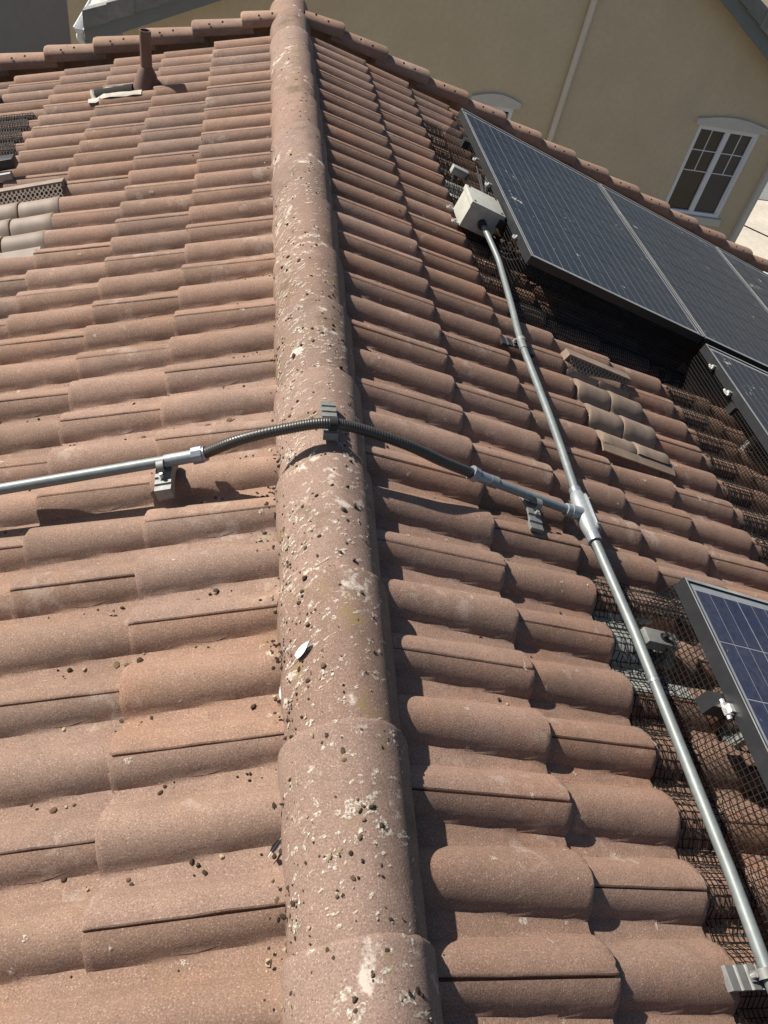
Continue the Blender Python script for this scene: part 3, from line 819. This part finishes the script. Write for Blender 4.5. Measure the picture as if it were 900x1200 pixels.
# roof with bargeboards, rake tiles and a ribbed tile field
def slope_piece(x0, x1, ya, yb, top, th):
    return [(x0, zl(x0)+top-th), (x1, zl(x1)+top-th), (x1, zl(x1)+top), (x0, zl(x0)+top)]
XE0, XE1 = -2.50, 9.15
for x0, x1 in ((XE0, AX), (AX, XE1)):
    r_ = MB(); r_.prism(slope_piece(x0, x1, 0, 0, .12, .14), 1, NY-.30, NY+7.0); ro = r_.build('roof', M['gtile_d'], nh, NF, smooth=0)
    b_ = MB(); b_.prism(slope_piece(x0, x1, 0, 0, .06, .22), 1, NY-.335, NY-.302); b_.build('bargeboard', M['fascia'], ro, NF, smooth=0)
    sl_ = (zl(x1)-zl(x0))/(x1-x0); ln = math.hypot(x1-x0, zl(x1)-zl(x0)); nt_ = int(ln/.34)
    for i in range(nt_):
        u0, u1 = i/nt_, (i+1.12)/nt_
        xa, xb = x0+(x1-x0)*u0, x0+(x1-x0)*min(u1, 1.0)
        lo, hi = (.0, .022) if x0 < AX-.01 and x1 <= AX else (.022, 0)
        lo, hi = (.022, .0) if sl_ > 0 else (.0, .022)
        rt = MB(); 
        rt.prism([(xa, zl(xa)+.02+lo), (xb, zl(xb)+.02+hi), (xb, zl(xb)+.235+hi), (xa, zl(xa)+.235+lo)], 1, NY-.39-.012*(i % 2), NY-.337)
        rt.prism([(xa, zl(xa)+.19+lo), (xb, zl(xb)+.19+hi), (xb, zl(xb)+.234+hi), (xa, zl(xa)+.234+lo)], 1, NY-.337, NY-.20)
        rt.build('rake_tile', M['gtile_d'], ro, NF, smooth=0)
    # ribbed field: courses stepping up the slope
    fmb = MB(); nc = int(ln/.33)
    for i in range(nc):
        xa, xb = x0+(x1-x0)*i/nc, x0+(x1-x0)*(i+1)/nc
        la, lb = (.04, .0) if sl_ > 0 else (.0, .04)
        ra, rb, rc = [], [], []
        for j in range(0, 121):
            y_ = NY-.20 + 6.9*j/120; ww = .022*abs(math.sin(math.pi*j/4))
            ra.append((xa, y_, zl(xa)+.135+la+ww)); rb.append((xb, y_, zl(xb)+.135+lb+ww))
        drop = ra if sl_ > 0 else rb
        fmb.grid([ra, rb]); fmb.grid([[(p[0], p[1], p[2]-.05) for p in drop], drop])
    fo = fmb.build('tile_field', M['gtile'], ro, NF); fo['kind'] = 'stuff'
# gutter on the left eave with outlet
gm = MB(); rows = []
gx, gz = XE0-.06, zl(XE0)+.02
for y_ in (NY-.40, NY+7.0):
    rows.append([(gx+.065*math.cos(math.pi+math.pi*q/10), y_, gz+.065*math.sin(math.pi+math.pi*q/10)+.02) for q in range(11)])
gm.grid(rows); gm.grid([[(p[0]*1+(p[0]-gx)*.08, p[1], p[2]-.004) for p in r] for r in rows])
gm.tube([(gx-.067, NY-.40, gz+.02), (gx-.067, NY+7.0, gz+.02)], .012, 8)
gm.prism([(p[0], p[2]) for p in rows[0]], 1, NY-.404, NY-.398)
gm.build('gutter', M['gutter'], nh, NF)
gm = MB(); gm.tube(smooth_path([(gx, NY-.32, gz-.03), (gx, NY-.32, gz-.14), (gx+.18, NY-.22, gz-.34), (XL-.08, NY-.09, gz-.55), (XL-.06, NY-.06, gz-.9), (XL-.06, NY-.06, GZ)], 6), .045, 10, rr=None)
gm.build('downpipe', M['gutter'], nh, NF)
# back wing and the grey house further left
a = MB(); a.box((-3.05, 14.0, GZ), (-2.66, 15.0, -1.75)); a.box((-2.66, 14.0, GZ), (XL-.001, 15.0, -3.3))
ch = a.build('chimney_chase', M['stucco'], nh, NF, smooth=0)
a = MB(); a.box((-3.10, 13.95, -1.749), (-2.61, 15.05, -1.65)); a.build('chimney_cap', M['trim'], ch, NF, smooth=0)
GF = Frame(0, (-9, 17.2, GZ)); gh = thing('neighbour_house', 'plain dark grey house wall beyond the left gable tiles', 'house', GF)
a = MB(); a.prism([(-16, GZ), (-3.30, GZ), (-3.30, -1.9), (-9.5, .0), (-16, -1.9)], 1, 17.2, 21.5); a.build('wall', M['stucco2'], gh, GF, smooth=0)
a = MB(); a.prism([(-16.3, -2.02), (-9.5, -.02), (-3.05, -2.0), (-3.05, -1.82), (-9.5, .18), (-16.3, -1.82)], 1, 16.9, 21.8); a.build('roof', M['gtile_d'], gh, GF, smooth=0)
# lantern and cable on the side wall of the tan house
LF = Frame(0, (XR+.12, NY+.45, -4.2)); ln_ = thing('wall_lantern', 'black wall lantern on the side of the tan house', 'lantern', LF)
a = MB(); a.box((XR+.001, NY+.40, -4.1), (XR+.03, NY+.52, -3.85)); a.build('back_plate', M['blackmetal'], ln_, LF, smooth=0)
a = MB(); a.tube([(XR+.03, NY+.46, -3.95), (XR+.22, NY+.46, -3.85), (XR+.24, NY+.46, -3.95)], .018, 8); a.build('arm', M['blackmetal'], ln_, LF)
a = MB(); a.tube([(XR+.24, NY+.46, -4.30), (XR+.24, NY+.46, -4.0), (XR+.24, NY+.46, -3.98), (XR+.24, NY+.46, -3.90)], .1, 6, rr=[.07, .11, .14, .03]); a.build('lamp_body', M['blackmetal'], ln_, LF, smooth=20)
a = MB(); a.tube(smooth_path([(XR+.02, NY+.6, -3.9), (XR+3, NY+.9, -4.6), (XR+7, NY+1.4, -5.0)], 8), .012, 6)
tag(a.build('overhead_cable', M['blackmetal'], None, Frame(0, (XR, NY+.6, -4))), 'thin dark cable running out from the side of the tan house', 'cable')

# ------------------------------------------------------------------ litter and bird lime
def ico(mb, c, nrm, tx, r, h, rg, mi=0):
    ty = nrm.cross(tx)
    n = 6; rows = []
    el = rg.uniform(.75, 1.6)
    for f, z in ((.75, -.1), (1.0, .35), (.6, .85)):
        rows.append([c + tx*(r*el*f*rg.uniform(.6, 1.25)*math.cos(2*math.pi*q/n)) + ty*(r*f*rg.uniform(.6, 1.25)*math.sin(2*math.pi*q/n)) + nrm*(h*z) for q in range(n)])
    b = len(mb.v); mb.grid(rows, mi, close=True); mb.face([b+2*n+q for q in range(n)], mi)
def surf(side, s, y):
    e = .003
    p = world(side, s, y, tile_w(side, s, y)); a = world(side, s, y+e, tile_w(side, s, y+e))
    ty = (a-p).normalized(); tx = Vector((side*CT, 0, -ST)); n = tx.cross(ty)
    if n.z < 0: n = -n
    return p, n.normalized(), tx
def rsurf(y, u):
    """u 0..1 across the cap from its left foot to its right foot"""
    k_ = min(len(RPROF)-2, max(1, int(u*(len(RPROF)-1)))); f = ridge_sc(y)
    a, p, b = rpoint(k_-1, f), rpoint(k_, f), rpoint(k_+1, f)
    n = Vector((-(b[1]-a[1]), 0, b[0]-a[0])).normalized()
    return Vector((p[0], y, p[1]))+n*.001, n, Vector((0, 1, 0))
rg = random.Random(21)
deb = MB(); lime = MB()
def pod(p, n, t, r):
    if abs(t.y) < .5 and n.z < .80: return       # would roll off the side of a roll
    a = rg.random()*6.28; t2 = (t*math.cos(a)+n.cross(t)*math.sin(a)).normalized()
    ico(deb, p, n, t2, r, r*rg.uniform(.4, 1.1), rg, rg.choice((0, 0, 0, 0, 2, 2, 1)))
def splat(p, n, t, r, el=1.0, ang=None):
    a = rg.random()*6.28 if ang is None else ang
    t2 = (t*math.cos(a)+n.cross(t)*math.sin(a)).normalized(); b2 = n.cross(t2)
    k_ = 11; pts = [p+n*.0011]
    for q in range(k_):
        an = 2*math.pi*q/k_; rr_ = r*rg.uniform(.45, 1.15)
        pts.append(p + n*.0008 + t2*(rr_*el*math.cos(an)) + b2*(rr_*math.sin(an)))
    lime.add(pts, [(0, 1+q, 1+(q+1) % k_) for q in range(k_)])
def valley_y(side, y):   # nearest trough
    m_ = round((y-(Y0[side]+.011)-P/2)/P); return Y0[side]+.011+P/2+m_*P
def ydist(): return .15 + 4.6*rg.random()**1.25
# left slope: clumps in the troughs, denser towards the ridge
def clump(fn, n_, spread, r0, r1):
    for _ in range(n_): pod(*fn(rg.gauss(0, spread), rg.gauss(0, spread)), rg.uniform(r0, r1))
for _ in range(250):
    y = ydist(); s = .16+rg.random()**2.0*1.0; y = valley_y(-1, y)+rg.gauss(-.005, .014)
    clump(lambda a, b: surf(-1, max(.15, s+a), y+b), rg.choice((1, 1, 2, 2, 3, 5)), .013, .0013, .0046)
for _ in range(330):
    y = .2 + 3.6*rg.random()**1.2; s = .172+abs(rg.gauss(0, .026)); pod(*surf(-1, s, y), rg.uniform(.0013, .0052))
for _ in range(80):
    y = .75 + .75*rg.random(); s = .172+abs(rg.gauss(0, .04)); pod(*surf(-1, s, y), rg.uniform(.0015, .0055))
for _ in range(110):
    y = ydist(); s = .16+rg.random()**1.5*1.1; splat(*surf(-1, s, y), rg.uniform(.003, .008), rg.uniform(1, 1.6))
for _ in range(110):
    y = ydist(); s = .14+rg.random()*1.4
    if rg.random() < .85: y = valley_y(1, y)+rg.gauss(-.004, .016)
    clump(lambda a, b: surf(1, s+a, y+b), rg.choice((1, 1, 1, 2, 3)), .010, .0013, .0044)
for _ in range(330):
    y = ydist(); s = .12+rg.random()*1.6; splat(*surf(1, s, y), rg.uniform(.0025, .0085), rg.uniform(1, 2.0))
# ridge: dark clumps, streaks down the sides and chalky blotches
for _ in range(230):
    y = .2+4.9*rg.random()**1.3; u = rg.uniform(.13, .70)
    clump(lambda a, b: rsurf(y+a, u+b*1.5), rg.choice((1, 1, 1, 2, 3)), .008, .0009, .0042)
for _ in range(1100):
    y = .2+4.9*rg.random()**1.1; u = .13+.57*rg.random()**1.15
    splat(*rsurf(y, u), rg.uniform(.0016, .0050), rg.uniform(1.2, 3.6), math.pi/2+rg.gauss(.35, .3))
for _ in range(170):
    yc, ac = .22+3.0*rg.random()**1.1, rg.uniform(.15, .64); k3 = rg.uniform(.35, 1.0)
    for _ in range(rg.randrange(3, 10)): splat(*rsurf(yc+rg.gauss(0, .011*k3), ac+rg.gauss(0, .022*k3)), rg.uniform(.003, .008)*k3, rg.uniform(1, 1.8))
    if rg.random() < .6: pod(*rsurf(yc, ac), rg.uniform(.002, .0055))
for _ in range(330):          # brown crust along the sunny foot of the cap
    yc = rg.gauss(1.0, .45); u = .13+abs(rg.gauss(0, .09)); pod(*rsurf(min(5, max(.2, yc)), u), rg.uniform(.0008, .0034))
for _ in range(420):          # cream and brown crusty streaks on the sunny side
    yc = rg.uniform(.75, 3.0); u = .14+.24*rg.random()
    splat(*rsurf(yc, u), rg.uniform(.0018, .0060), rg.uniform(1.2, 4.0), math.pi/2+rg.gauss(.45, .25))
for _ in range(60):
    y = valley_y(-1, .2+1.6*rg.random())+rg.gauss(-.004, .012); pod(*surf(-1, .18+.5*rg.random()**1.5, y), rg.uniform(.004, .0075))
for _ in range(40): pod(*rsurf(.25+2.2*rg.random(), rg.uniform(.15, .6)), rg.uniform(.004, .007))
# litter caught along the netting borders
for _ in range(150):
    y = rg.uniform(1.3, 2.65); pod(*surf(1, 1.66+rg.gauss(0, .012), y), rg.uniform(.003, .007))
for _ in range(120):
    y = rg.uniform(.1, 1.25); pod(*surf(1, .72+abs(rg.gauss(0, .03)), y), rg.uniform(.002, .006))
for _ in range(120):
    y = rg.uniform(2.85, 4.6); pod(*surf(1, .74+abs(rg.gauss(0, .03)), y), rg.uniform(.003, .007))
tag(deb.build('roof_litter', [M['pod'], M['podlight'], M['podmid']], None, Frame(0, (0, 1, 0)), smooth=60), 'scattered dark bird droppings, seeds and grit on the tiles', None, None, 'stuff')
tag(lime.build('bird_lime', M['lime'], None, Frame(0, (0, 1, 0)), smooth=0, recalc=False), 'white splashes of bird lime on ridge and tiles', None, None, 'stuff')
# feathers
def feather(label, p, n, t, L_, wd, mat, curl=.25):
    fr = Frame(0, p); th_ = thing('feather', label, 'feather', fr)
    b = n.cross(t); v = MB(); rows = []
    for i in range(9):
        u = i/8; hw = wd*math.sin(math.pi*min(1, .12+.88*u)**.8)+.0006
        rows.append([p + t*(L_*u) + b*(hw*k_) + n*(.004 + L_*curl*u*u*.4 + .004*(abs(k_))) for k_ in (-1, -.5, 0, .5, 1)])
    v.grid(rows); v.grid([[q-n*.0009 for q in r] for r in rows]); v.build('vane', M[mat], th_, fr, smooth=60, recalc=False)
    q = MB(); q.tube([p - t*.012 + n*.003, p + n*.005, p + t*(L_*.5) + n*(.0055+L_*curl*.1), p + t*(L_*.95) + n*(.006+L_*curl*.36)], .0008, 5); q.build('quill', M['feather_w'], th_, fr)
p, n, t = rsurf(.83, .24); feather('long white feather stuck on the left side of the ridge', p, n, (n.cross(t)*-.9+t*.45).normalized(), .045, .010, 'feather_w', .05)
p, n, t = surf(-1, .20, .79); feather('short white feather caught in the angle beside the ridge', p, n, Vector((.05, 1, .0)).normalized(), .04, .007, 'feather_w', .5)
p, n, t = surf(-1, .225, .50); feather('grey downy feather on the sunny tiles beside the ridge', p, n, Vector((.5, .8, .1)).normalized(), .034, .010, 'feather_g', .7)
